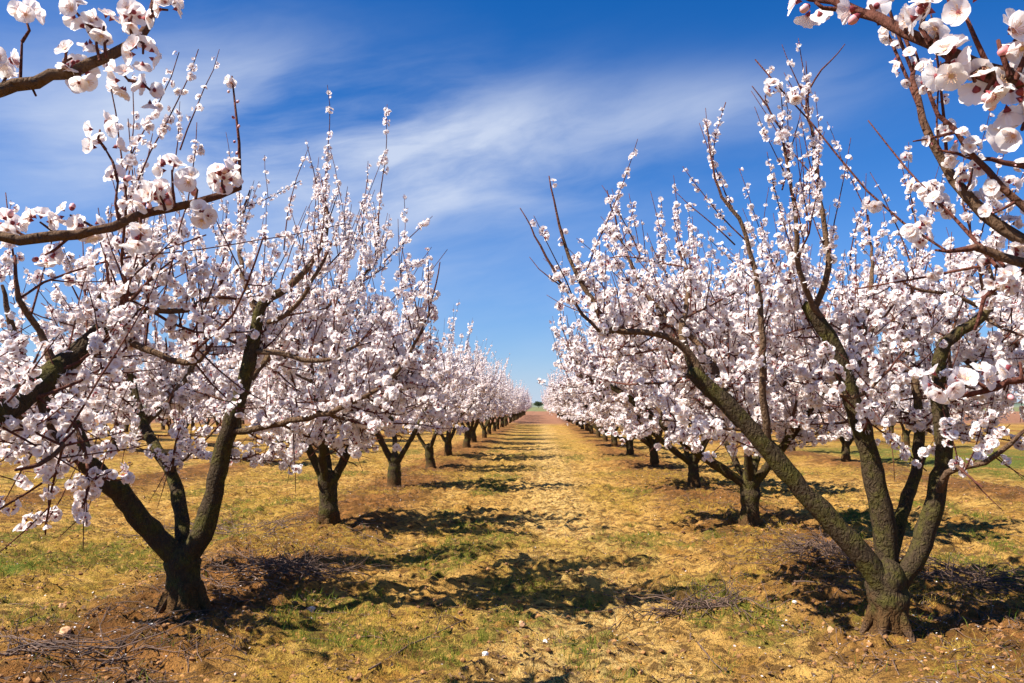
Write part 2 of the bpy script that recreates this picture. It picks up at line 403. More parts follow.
def bud_template(m_=5):
    prof = [(0.0, -0.30), (0.17, -0.18), (0.26, 0.02), (0.30, 0.22), (0.22, 0.45), (0.0, 0.62)]
    V = [(0, 0, prof[0][1])]; T = []; tm = []
    for r, z in prof[1:-1]: V += [(r * math.cos(k * 6.2832 / m_), r * math.sin(k * 6.2832 / m_), z) for k in range(m_)]
    V.append((0, 0, prof[-1][1])); L_ = len(V) - 1
    for k in range(m_):
        q = (k + 1) % m_
        T.append((0, 1 + q, 1 + k)); tm.append(1)
        for r_ in range(3):
            a, b = 1 + r_ * m_, 1 + (r_ + 1) * m_
            T += [(a + k, a + q, b + q), (a + k, b + q, b + k)]; tm += [1 if r_ == 0 else 3] * 2
        T.append((L_, 1 + 3 * m_ + k, 1 + 3 * m_ + q)); tm.append(3)
    return np.array(V), np.zeros((0, 4), int), np.array(T), [], tm
_r0 = np.random.default_rng(5)
TPL = {2: [flower_template(2, o, _r0) for o in (0.12, 0.25, 0.4, 0.55, 0.8)] + [bud_template(8)],
       1: [flower_template(True, o, _r0) for o in (0.15, 0.30, 0.5, 0.8)] + [bud_template()],
       0: [flower_template(False, o, _r0) for o in (0.15, 0.35, 0.65)] + [bud_template()]}

def blossom_mesh(name, fl, detail, rng):
    """fl: list of (pos, normal, size, kind) ; kind 0 flower 1 bud"""
    tp = TPL[detail]; nt_ = len(tp)
    P = np.array([f[0] for f in fl]); Nn = np.array([f[1] for f in fl]); S = np.array([f[2] for f in fl]); K = np.array([f[3] for f in fl])
    Nn = Nn / (np.linalg.norm(Nn, axis=1)[:, None] + 1e-9)
    ref = rng.normal(size=Nn.shape); U = np.cross(ref, Nn); U /= np.linalg.norm(U, axis=1)[:, None] + 1e-9; B = np.cross(Nn, U)
    M = np.stack([U, B, Nn], -1)
    which = np.where(K == 1, nt_ - 1, rng.integers(0, nt_ - 1, len(fl)))
    Vs, Qs, Ts, qm, tm, rads = [], [], [], [], [], []; off = 0
    for t, (v, q, f3, a, b) in enumerate(tp):
        sel = np.where(which == t)[0]
        if not len(sel): continue
        vv = np.einsum('nij,kj->nki', M[sel], v) * S[sel][:, None, None] + P[sel][:, None]
        Vs.append(vv.reshape(-1, 3)); rads.append(np.tile(np.hypot(v[:, 0], v[:, 1]), len(sel)))
        o = off + np.arange(len(sel))[:, None, None] * len(v)
        if len(q): Qs.append((q[None] + o).reshape(-1, q.shape[1]))
        Ts.append((f3[None] + o).reshape(-1, 3))
        qm.append(np.tile(a, len(sel))); tm.append(np.tile(b, len(sel))); off += len(sel) * len(v)
    mi = np.concatenate(qm + tm).astype(np.int32)
    return make_mesh(name, np.concatenate(Vs), [np.concatenate(Qs), np.concatenate(Ts)], [M_PETAL, M_CALYX, M_STAMEN, M_BUD], mi, {'rad': np.concatenate(rads)})

# ------------------------------------------------------------------ tree growth
UP = np.array([0, 0, 1.0])
def unit(v): return v / (np.linalg.norm(v) + 1e-9)
def perp(T, rng):
    r = rng.normal(size=3); r = r - T * (r @ T); return unit(r)

class Limb:
    """one scaffold limb with everything that grows on it"""
    def __init__(s): s.wood = Acc(); s.twig = Acc(); s.fl = []
class Tree:
    def __init__(s, base, seed, detail, fsize=0.026, zmax=3.7, fdens=1.0, zlow=1.0):
        s.base = np.asarray(base, float); s.rng = np.random.default_rng(seed); s.detail = detail
        s.fs = fsize; s.zmax = zmax; s.fd = fdens; s.zlow = zlow; s.trunk = Acc(); s.limbs = []; s.sk = []
        s.tw = 5 if detail else 3; s.front = 0.0; s.lim = None; s.lowcut = 0.90 if detail else 1.0
    def flowers(s, L, P, dens, lo=0.04, hi=1.0, bare=0.0):
        rng = s.rng
        seg = np.linalg.norm(np.diff(P, axis=0), axis=1); cum = np.concatenate([[0], np.cumsum(seg)]); Ln = cum[-1]
        if Ln < 0.02: return
        up_ = P[0][2] - s.base[2] > 0.56 * s.zmax
        nn = rng.poisson(max(0.01, Ln * (33 if up_ else 18) * s.fd * dens * (hi - lo)))          # nodes, each with a tuft of flowers
        gap = rng.uniform(0.1, 0.9); gw = rng.uniform(0.0, 0.09)
        for t in rng.uniform(lo, hi, nn) * Ln:
            tipness = t / Ln
            if abs(tipness - gap) < gw: continue
            i = min(len(seg) - 1, np.searchsorted(cum, t) - 1); f = (t - cum[i]) / (seg[i] + 1e-9)
            p = P[i] + (P[i + 1] - P[i]) * f; T = unit(P[i + 1] - P[i])
            if p[2] < s.base[2] + s.zlow and rng.random() < s.lowcut: continue
            side = perp(T, rng)
            if up_:
                m_ = rng.integers(2, 4); c0 = p + side * s.fs * 0.25; sz0 = s.fs * 0.80 * (1 - 0.25 * tipness)
            else:
                m_ = rng.integers(4, 8); c0 = p + side * s.fs * rng.uniform(0.5, 0.9); sz0 = s.fs * (1 - 0.15 * tipness)
            for k in range(m_):
                n_ = unit(rng.normal(size=3) + 0.7 * side + 0.2 * UP)
                bud = rng.random() < (0.07 + 0.6 * max(0, tipness - 0.88) / 0.12)
                sz = sz0 * rng.uniform(0.66, 1.18) * (0.55 if bud else 1.0)
                L.fl.append((c0 + n_ * sz0 * rng.uniform(0.55, 0.85), n_, sz, 1 if bud else 0))
    def shoot(s, L, p, d, ln, r0=0.0045, dens=1.0, bend=0.25):
        rng = s.rng; k = max(3, int(ln / 0.13)); pts = [p]; d = unit(d)
        for i in range(k):
            d = unit(d + rng.normal(size=3) * 0.07 + UP * bend / k); pts.append(pts[-1] + d * ln / k)
        pts = np.array(pts)
        if s.lim and not s.lim(pts[-1]): return pts
        L.twig.tube(pts, np.linspace(r0, 0.0021, len(pts)), s.tw)
        s.flowers(L, pts, dens * rng.uniform(0.75, 1.25), 0.03, rng.uniform(0.9, 1.0))
        return pts
    def tips_ok(s, p):
        return p[2] < s.base[2] + s.zmax
    def twigs_on(s, L, P, R, dens, t0=0.0, long_=0.25, scale=1.0):
        """one-year shoots and short spurs along a polyline"""
        rng = s.rng
        seg = np.linalg.norm(np.diff(P, axis=0), axis=1); cum = np.concatenate([[0], np.cumsum(seg)]); Ln = cum[-1]
        cen = s.base[:2]
        for t in np.sort(rng.uniform(t0, 1, rng.poisson(Ln * (1 - t0) * 9.5 * dens))):
            i = min(len(seg) - 1, max(0, np.searchsorted(cum, t * Ln) - 1)); f = (t * Ln - cum[i]) / (seg[i] + 1e-9)
            p = P[i] + (P[i + 1] - P[i]) * f; T = unit(P[i + 1] - P[i]); r = R[i]
            if p[2] < s.base[2] + s.zlow - 0.05 and rng.random() < 0.85: continue
            out = np.append(p[:2] - cen, 0); out = unit(out) if np.linalg.norm(out) > 0.1 else np.zeros(3)
            h = (p[2] - s.base[2]) / s.zmax
            n_ = perp(T, rng)
            if n_[1] < -0.2 and r > 0.02 and rng.random() < s.front: continue
            if rng.random() < 0.30:                                   # short spur
                ln = rng.uniform(0.05, 0.16); d = n_ + 0.3 * UP
            elif h < 0.47 and rng.random() < 0.55:                      # low twigs spread out and droop
                ln = rng.uniform(0.2, 0.5); d = n_ * 0.9 + out * 0.5 - 0.15 * UP
            else:
                ln = rng.uniform(0.22, 0.55) if rng.random() > long_ else rng.uniform(0.55, 1.05)
                d = UP * rng.uniform(0.5, 1.5) + n_ * 0.75 + out * 0.25
            if h > 0.60:                                              # the top is upright wands with sky between
                if rng.random() < 0.5: continue
                d = UP * 1.9 + n_ * 0.55 + out * 0.25; ln = rng.uniform(0.3, 0.95)
            ln *= scale
            d = unit(d)
            top = p[2] + d[2] * ln - s.base[2]
            lim = s.zmax * rng.uniform(0.86, 1.08)
            if top > lim: ln *= max(0.15, (lim - (p[2] - s.base[2])) / max(0.05, d[2] * ln)); 
            if ln < 0.04 or p[2] - s.base[2] > lim: continue
            s.shoot(L, p, d, ln, min(0.0055, max(0.003, r * 0.7)))
    def branch(s, L, p, d, ln, r0, dens=1.0, lift=0.5, r1=0.004):
        rng = s.rng; k = max(4, int(ln / 0.12)); pts = [p]; d = unit(d)
        for i in range(k):
            d = unit(d + rng.normal(size=3) * 0.11 + UP * lift / k); pts.append(pts[-1] + d * ln / k)
        pts = np.array(pts); R = np.linspace(r0, r1, len(pts))
        if s.lim and not s.lim(pts[-1]): return pts
        L.twig.tube(pts, R, 6 if s.detail else 4)
        s.flowers(L, pts, 0.75 * dens, 0.08, 1.0)
        s.twigs_on(L, pts, R, dens, 0.08)
        return pts
    def path(s, L, C, R, sec=1.0, tw=1.0, t0=0.3, wood=True, step=0.07, fl=0.25):
        """a limb laid through control points, then dressed: sec = secondary branches, tw = shoots straight on it"""
        rng = s.rng
        P, Rr = spline(C, R, step)
        P[1:-1] += rng.normal(size=(len(P) - 2, 3)) * 0.004
        mx = Rr[0]
        sides = (10 if mx > 0.04 else 7) if s.detail else (7 if mx > 0.03 else 4)
        s.sk.append((P, Rr, L))
        (L.wood if wood else L.twig).tube(P, Rr, sides, 0.22 if mx > 0.015 else 0.12, rng)
        seg = np.linalg.norm(np.diff(P, axis=0), axis=1); cum = np.concatenate([[0], np.cumsum(seg)]); Ln = cum[-1]
        cen = s.base[:2]
        if sec:
            for t in np.sort(rng.uniform(t0, 1, rng.poisson(Ln * (1 - t0) * 4.6 * sec))):
                i = min(len(seg) - 1, max(0, np.searchsorted(cum, t * Ln) - 1)); p = P[i]; T = unit(P[i + 1] - P[i])
                if p[2] < s.base[2] + s.zlow - 0.1: continue
                out = np.append(p[:2] - cen, 0); out = unit(out) if np.linalg.norm(out) > 0.1 else np.zeros(3)
                n_ = perp(T, rng)
                h = (p[2] - s.base[2]) / s.zmax
                if h > 0.58 and rng.random() < 0.55: continue
                if n_[1] < -0.2 and rng.random() < s.front: continue
                d = 0.45 * T + 0.85 * n_ + 0.25 * out + (0.35 * UP if h > 0.4 else 0.05 * UP)
                ln = rng.uniform(0.35, 1.0) * (1.15 - 0.5 * h)
                s.branch(L, p, d, ln, min(0.5 * Rr[i], rng.uniform(0.008, 0.015)), 1.0, rng.uniform(0.1, 0.9))
        if tw: s.twigs_on(L, P, Rr, tw, t0)
        if fl: s.flowers(L, P, fl, t0, 1.0)
        return P, Rr
    def fill(s, n, cx, cy, rx, ry, zlo, zhi, dens=1.0, ok=None):
        """side branches grown from the nearest wood towards points spread through the crown"""
        rng = s.rng
        P = np.concatenate([q[0] for q in s.sk]); R = np.concatenate([q[1] for q in s.sk])
        own = np.concatenate([np.full(len(q[0]), i) for i, q in enumerate(s.sk)])
        for k in range(n):
            a = rng.uniform(0, 6.283); r = math.sqrt(rng.random()); h = rng.random()
            q = s.base + np.array([cx + rx * r * math.cos(a), cy + ry * r * math.sin(a), zlo + (zhi - zlo) * h])
            if ok and not ok(q): continue
            d = np.linalg.norm((P - q) * np.array([1, 1, 0.8]), axis=1) + 0.6 * np.clip(P[:, 2] - q[2], 0, None) + 1.5 * (P[:, 2] < s.base[2] + 0.85)
            i = int(np.argmin(d)); v = q - P[i]; ln = np.linalg.norm(v)
            if ln < 0.15: continue
            ln = min(ln, 1.25)
            s.branch(s.sk[own[i]][2], P[i], unit(v) - UP * 0.15 + rng.normal(size=3) * .1, ln, min(0.6 * R[i], rng.uniform(0.007, 0.014)), dens, 0.35)
    def make_trunk(s, C, R):
        P, Rr = spline(C, R, 0.035)
        s.trunk.tube(P, Rr, 18 if s.detail else 9, 0.30, s.rng)
        if s.detail:                                                # roots that run into the soil
            rng = s.rng; b0 = s.base; a0 = rng.uniform(0, 6.28); r = Rr[len(Rr) // 3]
            for k in range(5):
                a = a0 + k * 1.26 + rng.uniform(-.25, .25); d = np.array([math.cos(a), math.sin(a), 0])
                q = [b0 + d * r * .55 + UP * .20, b0 + d * r * 1.02 + UP * .06, b0 + d * r * rng.uniform(1.3, 1.5) - UP * .03, b0 + d * r * 1.9 - UP * .10]
                P2, R2 = spline(q, [r * .34, r * .32, r * .16, r * .06], .03); s.trunk.tube(P2, R2, 8, .3, rng)
    def new_limb(s):
        L = Limb(); s.limbs.append(L); return L

def generic_tree(seed, detail=0, lean=None, nlimb=None, zmax=3.7, fdens=0.72, spread=1.0, fsize=0.036, specs=None, h0=None, nfill=38, lim=None):
    """an open vase of three to five scaffold limbs around the local origin"""
    t = Tree((0, 0, 0), seed, detail, fsize, zmax, fdens); rng = t.rng
    t.lim = lim; h0 = h0 or rng.uniform(0.45, 0.6); rb = rng.uniform(0.105, 0.125)
    off = rng.uniform(-0.05, 0.05, 2)
    t.make_trunk([(0, 0, -0.08), (0, 0, 0.05), (off[0] * 0.5, off[1] * 0.5, 0.3), (off[0], off[1], h0), (off[0], off[1], h0 + 0.10)],
                 [rb * 1.45, rb * 1.15, rb * 0.97, rb * 1.02, rb * 0.6])
    if specs is None:
        nlimb = nlimb or rng.integers(3, 6); a0 = rng.uniform(0, 6.28); specs = []
        for k in range(nlimb):
            specs.append((a0 + k * 2 * math.pi / nlimb + rng.uniform(-0.35, 0.35), rng.uniform(0.75, 1.15), rng.uniform(0.045, 0.06)))
        if lean is not None: specs[0] = (lean + rng.uniform(-0.25, 0.25), rng.uniform(1.85, 2.15), 0.06)
    for a, reach, r in specs:
        L = t.new_limb(); d = np.array([math.cos(a), math.sin(a), 0]); sd_ = np.array([-d[1], d[0], 0])
        z = lambda x: x
        reach *= spread; w1, w2 = rng.uniform(-0.15, 0.15, 2); top = rng.uniform(2.0, 2.5) - 0.35 * max(0, reach - 1.2)
        p0 = np.array([off[0], off[1], h0 - 0.10])
        C = [p0 + d * 0.02, p0 + d * reach * 0.22 + UP * 0.28, p0 + d * reach * 0.55 + sd_ * w1 + UP * 0.78,
             p0 + d * reach * 0.85 + sd_ * w2 + UP * 1.25, p0 + d * reach * 1.05 + sd_ * w2 * 1.5 + UP * (top - h0)]
        P, R = t.path(L, C, [r * 1.05, r, r * 0.82, r * 0.6, r * 0.28], 1.25, 1.0, 0.28)
        for f in (0.45, 0.62, 0.85):                                     # forks
            i = int(f * (len(P) - 1)); n_ = sd_ * (1 if rng.random() < 0.5 else -1)
            q = P[i]; e = q + d * rng.uniform(0.15, 0.5) + n_ * rng.uniform(0.3, 0.65) + UP * rng.uniform(0.55, 1.0)
            m_ = (q + e) / 2 + n_ * 0.12 - UP * 0.06
            t.path(L, [q, m_, e], [R[i] * 0.62, R[i] * 0.45, 0.007], 1.25, 1.0, 0.12)
        e = P[-1]
        for k in range(2):
            t.branch(L, P[-2], unit(d * 0.5 + sd_ * rng.uniform(-0.8, 0.8) + UP), rng.uniform(0.6, 1.0), R[-1] * 0.8, 1.0, 0.5)
    rr_ = max(q[1] for q in specs) * spread * 0.5 + (0.95 if lean is not None else 0.75)
    ox = -0.6 if lean is not None else 0.0
    t.fill(nfill, ox, 0, rr_, rr_, 0.95, zmax - 1.35, 1.0)
    return t

def join_acc(accs):
    A = Acc()
    for a in accs:
        for v in a.V: A.V.append(v)
        A.A += a.A
        A.Q += [q + A.n for q in a.Q]; A.T += [q + A.n for q in a.T]; A.n += a.n
    return A

def build_near(t, label, group='apricot trees in rows'):
    """thing > trunk, limb (> twig_spray, blossom)"""
    root = bpy.data.objects.new('blossoming_tree', None); COL.objects.link(root); root.location = t.base
    tag(root, label, 'tree', group)
    def local(acc):
        acc.V = [v - t.base for v in acc.V]; return acc
    link('trunk', local(t.trunk).mesh('trunk', M_BARK), root)
    for L in t.limbs:
        lo = link('limb', local(L.wood).mesh('limb', M_BARK), root)
        if L.twig.V: link('twig_spray', local(L.twig).mesh('twig_spray', M_BARK), lo)
        if L.fl:
            link('blossom', blossom_mesh('blossom', [(p - t.base, n_, sz, k) for p, n_, sz, k in L.fl], t.detail, t.rng), lo)
    return root

class Proto:
    """meshes of one generic tree, to be shared by its copies"""
    def __init__(s, t):
        s.trunk = t.trunk.mesh('trunk', M_BARK)
        s.limbs = [L.wood.mesh('limb', M_BARK) for L in t.limbs]
        s.twigs = join_acc([L.twig for L in t.limbs]).mesh('twig_spray', M_BARK)
        s.blossom = blossom_mesh('blossom', sum([L.fl for L in t.limbs], []), t.detail, t.rng)
        s.stem = join_acc([t.trunk] + [L.wood for L in t.limbs]).mesh('trunk', M_BARK)
    def place(s, x, y, rz, sc, label, group, near):
        root = bpy.data.objects.new('blossoming_tree', None); COL.objects.link(root)
        root.location = (x, y, float(height(x, y))); root.rotation_euler = (0, 0, rz); root.scale = (sc, sc, sc)
        tag(root, label, 'tree', group)
        if near:
            link('trunk', s.trunk, root)
            for m_ in s.limbs: link('limb', m_, root)
        else: link('trunk', s.stem, root)
        link('twig_spray', s.twigs, root); link('blossom', s.blossom, root)
        return root

def base_at(x, y): return (x, y, float(height(x, y)))
def pts(Y0, *tr):
    """control points: (px, py[, Y])"""
    out = []; Y = Y0
    for q in tr:
        if len(q) > 2: Y = q[2]
        out.append(at(q[0], q[1], Y))
    return out

GROUP = 'apricot trees planted in rows'
# ---- nearest whole tree in the left row
b = at(185, 622, 6.0); t = Tree(base_at(b[0], 6.0), 101, 1, 0.029, 3.85, 0.8, 1.0); B = t.base; t.front = 0.8; t.lim = lambda q: q[0] < -0.62 * q[1] / 6.0 * 1.12
t.make_trunk([B - UP * 0.1, B + UP * 0.04] + pts(6.0, (184, 590), (182, 562), (182, 548)), [0.20, 0.145, 0.122, 0.125, 0.07])
L = t.new_limb()   # left limb
t.path(L, pts(6.0, (181, 562), (150, 530, 5.95), (118, 492, 5.85), (88, 464, 5.7), (60, 428, 5.6), (34, 385, 5.5), (14, 335, 5.4), (2, 285, 5.3)), [.085, .08, .072, .066, .055, .045, .03, .01], 1.1, 0.9, 0.42)
t.path(L, pts(5.75, (92, 466), (72, 405, 5.9), (88, 335, 6.0), (112, 262, 6.1)), [.045, .036, .025, .008], 1.1, 0.9, 0.15)
t.path(L, pts(5.65, (72, 442), (35, 425, 5.3), (-5, 395, 5.0), (-40, 350, 4.8)), [.035, .028, .02, .008], 1.1, 1.0, 0.1)
L = t.new_limb()   # middle limb, going away
t.path(L, pts(6.05, (183, 560), (181, 512, 6.25), (172, 475, 6.45), (150, 440, 6.7), (136, 400, 7.0), (130, 350, 7.15), (145, 295, 7.25), (160, 235, 7.3)), [.062, .056, .05, .045, .04, .03, .02, .008], 1.2, 0.9, 0.42)
t.path(L, pts(6.9, (145, 425), (185, 380, 7.3), (215, 310, 7.6), (230, 240, 7.8)), [.03, .025, .018, .007], 1.2, 1.0, 0.1)
L = t.new_limb()   # right limb, the tall one
P, R = t.path(L, pts(6.0, (186, 562), (205, 525), (216, 480), (228, 430), (243, 385), (252, 350), (257, 325), (263, 304), (288, 288), (312, 262), (328, 225), (322, 180)), [.082, .078, .07, .064, .058, .052, .046, .038, .028, .02, .012, .006], 0.7, 0.8, 0.42)
t.path(L, pts(6.0, (268, 322), (283, 317, 5.9), (302, 298, 5.85), (318, 270, 5.8), (332, 243, 5.8)), [.02, .018, .016, .013, .006], 0.8, 1.0, 0.1)
t.path(L, pts(6.0, (250, 352), (284, 354, 5.9), (312, 362, 5.85), (346, 353, 5.8), (372, 330, 5.75)), [.026, .02, .018, .014, .005], 1.0, 1.0, 0.15)
t.path(L, pts(6.0, (226, 432), (256, 429, 5.95), (290, 421, 5.9), (347, 406, 5.8), (366, 396, 5.8), (392, 377, 5.8), (410, 352, 5.8), (428, 315, 5.8), (440, 262, 5.8)), [.032, .026, .022, .019, .017, .015, .012, .009, .004], 0.8, 0.9, 0.25)
t.path(L, pts(6.0, (258, 320), (242, 270, 6.3), (240, 225, 6.5), (250, 190, 6.6)), [.026, .02, .014, .006], 1.1, 1.0, 0.1)
t.path(L, pts(6.0, (245, 385), (285, 340, 6.6), (335, 300, 7.0), (375, 262, 7.2), (392, 230, 7.2)), [.03, .024, .018, .012, .005], 1.1, 1.0, 0.12)
for a, b_, y in (((325, 200), (336, 90), 5.9), ((378, 225), (396, 110), 6.2), ((284, 250), (289, 138), 6.0), ((326, 218), (305, 138), 6.1), ((362, 235), (368, 160), 6.3), ((384, 262), (430, 212), 5.9), ((396, 275), (428, 255), 5.9), ((180, 150), (206, 42), 5.2), ((172, 175), (178, 100), 5.6), ((205, 300), (206, 232), 5.9), ((262, 290), (270, 200), 6.2)):
    p = at(*a, y); e = at(*b_, y); t.shoot(L, p, e - p, float(np.linalg.norm(e - p)), 0.006, 1.0, 0.05)
t.fill(95, 0, .85, 1.9, 1.15, 1.12, 2.25); t.fill(7, -.6, -.5, 1.2, .5, 1.45, 2.2); t.fill(10, -1.0, -.5, .6, .5, 1.0, 1.5)
build_near(t, 'large blossoming apricot tree at front of left row, three mossy limbs on its trunk', GROUP)

# ---- nearest whole tree in the right row
b = at(890, 642, 5.45); t = Tree(base_at(b[0], 5.45), 202, 1, 0.028, 3.95, 0.8, 1.1); B = t.base; t.front = 0.85; t.lim = lambda q: q[0] > (0.06 if q[2] < 2.3 else -0.16) and q[2] > (1.5 if q[0] < 0.75 else 0.9) and q[2] < 3.05 + max(0.0, q[0] - 0.1) * 0.75
t.make_trunk([B - UP * 0.1, B + UP * 0.04] + pts(5.45, (889, 612), (887, 582), (887, 562)), [0.17, 0.128, 0.115, 0.128, 0.075])
L = t.new_limb()   # long limb leaning over the aisle
P, R = t.path(L, pts(5.42, (886, 592), (862, 556), (820, 510), (785, 470), (760, 440), (735, 412), (712, 390), (692, 370)), [.08, .074, .068, .064, .06, .058, .056, .05], 0.5, 0.5, 0.5)
t.path(L, pts(5.42, (708, 386), (690, 354, 5.4), (667, 337, 5.35), (640, 332, 5.3), (610, 329, 5.3), (592, 300, 5.3), (574, 268, 5.3), (560, 225, 5.3), (549, 176, 5.3)), [.03, .026, .023, .021, .02, .017, .014, .009, .004], 0.55, 0.9, 0.2)
t.path(L, pts(5.42, (694, 374), (682, 335, 5.6), (688, 285, 5.8), (676, 240, 5.9)), [.034, .026, .018, .006], 1.0, 1.0, 0.12)
t.path(L, pts(5.42, (740, 418), (720, 380, 5.7), (700, 345, 6.0), (650, 300, 6.2), (625, 250, 6.3), (607, 190, 6.3)), [.034, .028, .022, .016, .011, .004], 0.9, 0.9, 0.12)
t.path(L, pts(5.42, (770, 452), (764, 400, 5.35), (763, 349, 5.3), (759, 296, 5.3), (750, 250, 5.3), (739, 218, 5.3), (722, 198, 5.3), (713, 168, 5.3), (706, 122, 5.3)), [.03, .024, .021, .019, .016, .013, .010, .007, .003], 0.6, 0.8, 0.2)
t.path(L, pts(5.42, (625, 330), (598, 330, 5.2), (560, 280, 5.2), (540, 245, 5.2), (520, 208, 5.2)), [.016, .012, .009, .007, .003], 0.2, 0.6, 0.1)
L = t.new_limb()   # middle limb, upright
t.path(L, pts(5.5, (887, 592), (885, 530), (873, 472), (859, 420), (846, 380), (828, 335), (807, 304)), [.08, .074, .068, .062, .058, .052, .045], 0.5, 0.5, 0.45)
t.path(L, pts(5.5, (812, 314), (823, 290, 5.45), (829, 268, 5.4), (826, 235, 5.4), (819, 190, 5.4), (813, 140, 5.4), (807, 98, 5.4), (845, 44, 5.4)), [.026, .024, .021, .018, .015, .012, .008, .003], 0.5, 0.9, 0.15)
t.path(L, pts(5.5, (822, 325), (800, 270, 5.3), (795, 215, 5.2), (788, 165, 5.2), (775, 118, 5.2), (752, 86, 5.2)), [.022, .018, .014, .010, .007, .003], 0.6, 0.9, 0.15)
t.path(L, pts(5.5, (824, 384), (852, 398, 5.3), (881, 378, 5.2), (905, 350, 5.1)), [.016, .013, .010, .004], 1.0, 1.0, 0.1)
t.path(L, pts(5.5, (850, 395), (862, 340, 5.8), (872, 280, 6.1), (868, 215, 6.3)), [.03, .024, .016, .006], 1.1, 1.0, 0.12)
L = t.new_limb()   # right limb
t.path(L, pts(5.45, (892, 592), (918, 553), (935, 498), (944, 446), (941, 415), (938, 375), (946, 343), (962, 332), (981, 316), (992, 296), (988, 262), (996, 215)), [.072, .068, .06, .055, .05, .045, .042, .038, .034, .026, .014, .005], 0.7, 0.7, 0.42)
t.path(L, pts(5.4, (978, 306), (950, 294), (913, 289), (890, 268)), [.016, .013, .010, .004], 0.8, 1.0, 0.15)
t.path(L, pts(5.45, (936, 498), (948, 472, 5.3), (985, 462, 5.1), (1010, 444, 5.0), (1040, 415, 4.9)), [.03, .022, .018, .014, .006], 1.0, 1.0, 0.1)
t.path(L, pts(5.45, (943, 405), (965, 370, 5.8), (1000, 340, 6.1), (1025, 290, 6.3)), [.03, .022, .016, .006], 1.1, 1.0, 0.1)
L = t.new_limb()   # limb at the back
t.path(L, pts(5.5, (890, 560), (905, 506, 5.75), (918, 465, 5.95), (919, 425, 6.15), (914, 380, 6.35), (905, 330, 6.5), (918, 262, 6.6), (912, 200, 6.65)), [.05, .046, .042, .036, .03, .022, .014, .005], 1.1, 0.9, 0.42)
for a, b_, y in (((745, 240), (671, 178), 5.4), ((735, 245), (672, 190), 5.5), ((914, 275), (880, 166), 5.2), ((640, 255), (606, 183), 5.8), ((665, 300), (641, 255), 5.6), ((690, 310), (700, 215), 5.6), ((782, 190), (812, 95), 5.2), ((850, 270), (862, 195), 5.6)):
    p = at(*a, y); e = at(*b_, y); t.shoot(L, p, e - p, float(np.linalg.norm(e - p)), 0.006, 1.0, 0.05)
t.fill(106, -.1, .85, 2.1, 1.15, 1.3, 2.3); t.fill(6, .6, -.4, 1.2, .5, 1.6, 2.3); t.fill(40, 1.3, 1.0, 1.0, 1.0, 1.2, 2.3)
build_near(t, 'large blossoming apricot tree at front of right row, thick limb leaning over the aisle', GROUP)

# ---- the tree just outside the left edge: its limbs reach into the picture
t = Tree(base_at(-2.85, 1.5), 303, 2, 0.024, 3.7, 0.8, 1.0); B = t.base; t.lowcut = 0.2; t.lim = lambda q: q[2] > 0.92
t.make_trunk([B - UP * 0.1, B + UP * 0.04, B + UP * 0.3, B + UP * 0.55, B + UP * 0.66], [0.19, 0.14, 0.12, 0.125, 0.07])
F0 = B + UP * 0.5
L = t.new_limb()
t.path(L, [F0, F0 + np.array([.25, 0, .45]), F0 + np.array([.75, .02, 1.1])] + pts(1.6, (0, 91), (35, 82, 1.61), (70, 72, 1.63), (110, 60, 1.66), (140, 37, 1.7), (155, 2, 1.72), (162, -50, 1.74)), [.06, .055, .035, .0145, .0138, .013, .0115, .010, .008, .005], 0, 0.0, 0.5, fl=0.0)
def clutch(L, p, n, spread=0.03, f=1.0):
    for k in range(n):
        d = unit(t.rng.normal(size=3) + 0.2 * UP); sz = t.fs * t.rng.uniform(.85, 1.1) * f
        L.fl.append((p + d * spread * t.rng.uniform(.5, 1), d, sz, 0 if t.rng.random() < .88 else 1))
def spur(L, a, b_, Y, n, sp=0.03, r=0.004):
    p, e = at(*a, Y), at(*b_, Y); m_ = (p + e) / 2 + t.rng.normal(size=3) * 0.006
    L.wood.tube(np.array([p, m_, e]), np.array([r, r * .8, r * .6]), 5)
    if n: clutch(L, e, n, sp)
for a, b_, n in (((20, 84), (22, 42), 0), ((22, 42), (24, 14), 5), ((20, 86), (36, 96), 0), ((0, 88), (2, 60), 8), ((62, 74), (66, 44), 0), ((62, 68), (72, 58), 5), ((100, 60), (95, 30), 0), ((95, 30), (76, 12), 6), ((97, 40), (104, 26), 5), ((95, 34), (88, 32), 4), ((106, 58), (108, 40), 0), ((135, 42), (132, 16), 10), ((138, 40), (143, 54), 6), ((150, 18), (168, 10), 8), ((110, 66), (128, 80), 6), ((128, 80), (150, 90), 3), ((80, 70), (80, 78), 4)):
    spur(L, a, b_, 1.63, n)
L = t.new_limb()
t.path(L, [F0, F0 + np.array([.2, .1, .4]), F0 + np.array([.7, .15, .95])] + pts(1.7, (0, 239), (40, 239, 1.72), (75, 236, 1.75), (115, 228, 1.8), (150, 214, 1.84), (195, 203, 1.88), (240, 187, 1.92)), [.05, .045, .03, .0125, .012, .0115, .011, .0105, .0095, .008], 0, 0.0, 0.5, fl=0.0)
p, e = at(240, 188, 1.92), at(232, 76, 1.92)
L.wood.tube(np.array([p, p * .6 + e * .4 + [0.006, 0, 0], e]), np.array([.0048, .0036, .002]), 6)
for f in np.linspace(0.05, 1, 9):
    L.fl.append((p + (e - p) * f + t.rng.normal(size=3) * .006, unit(t.rng.normal(size=3)), .012, 1))
clutch(L, at(231, 82, 1.92), 2, .012, .6); clutch(L, at(236, 165, 1.92), 2, .012, .6)
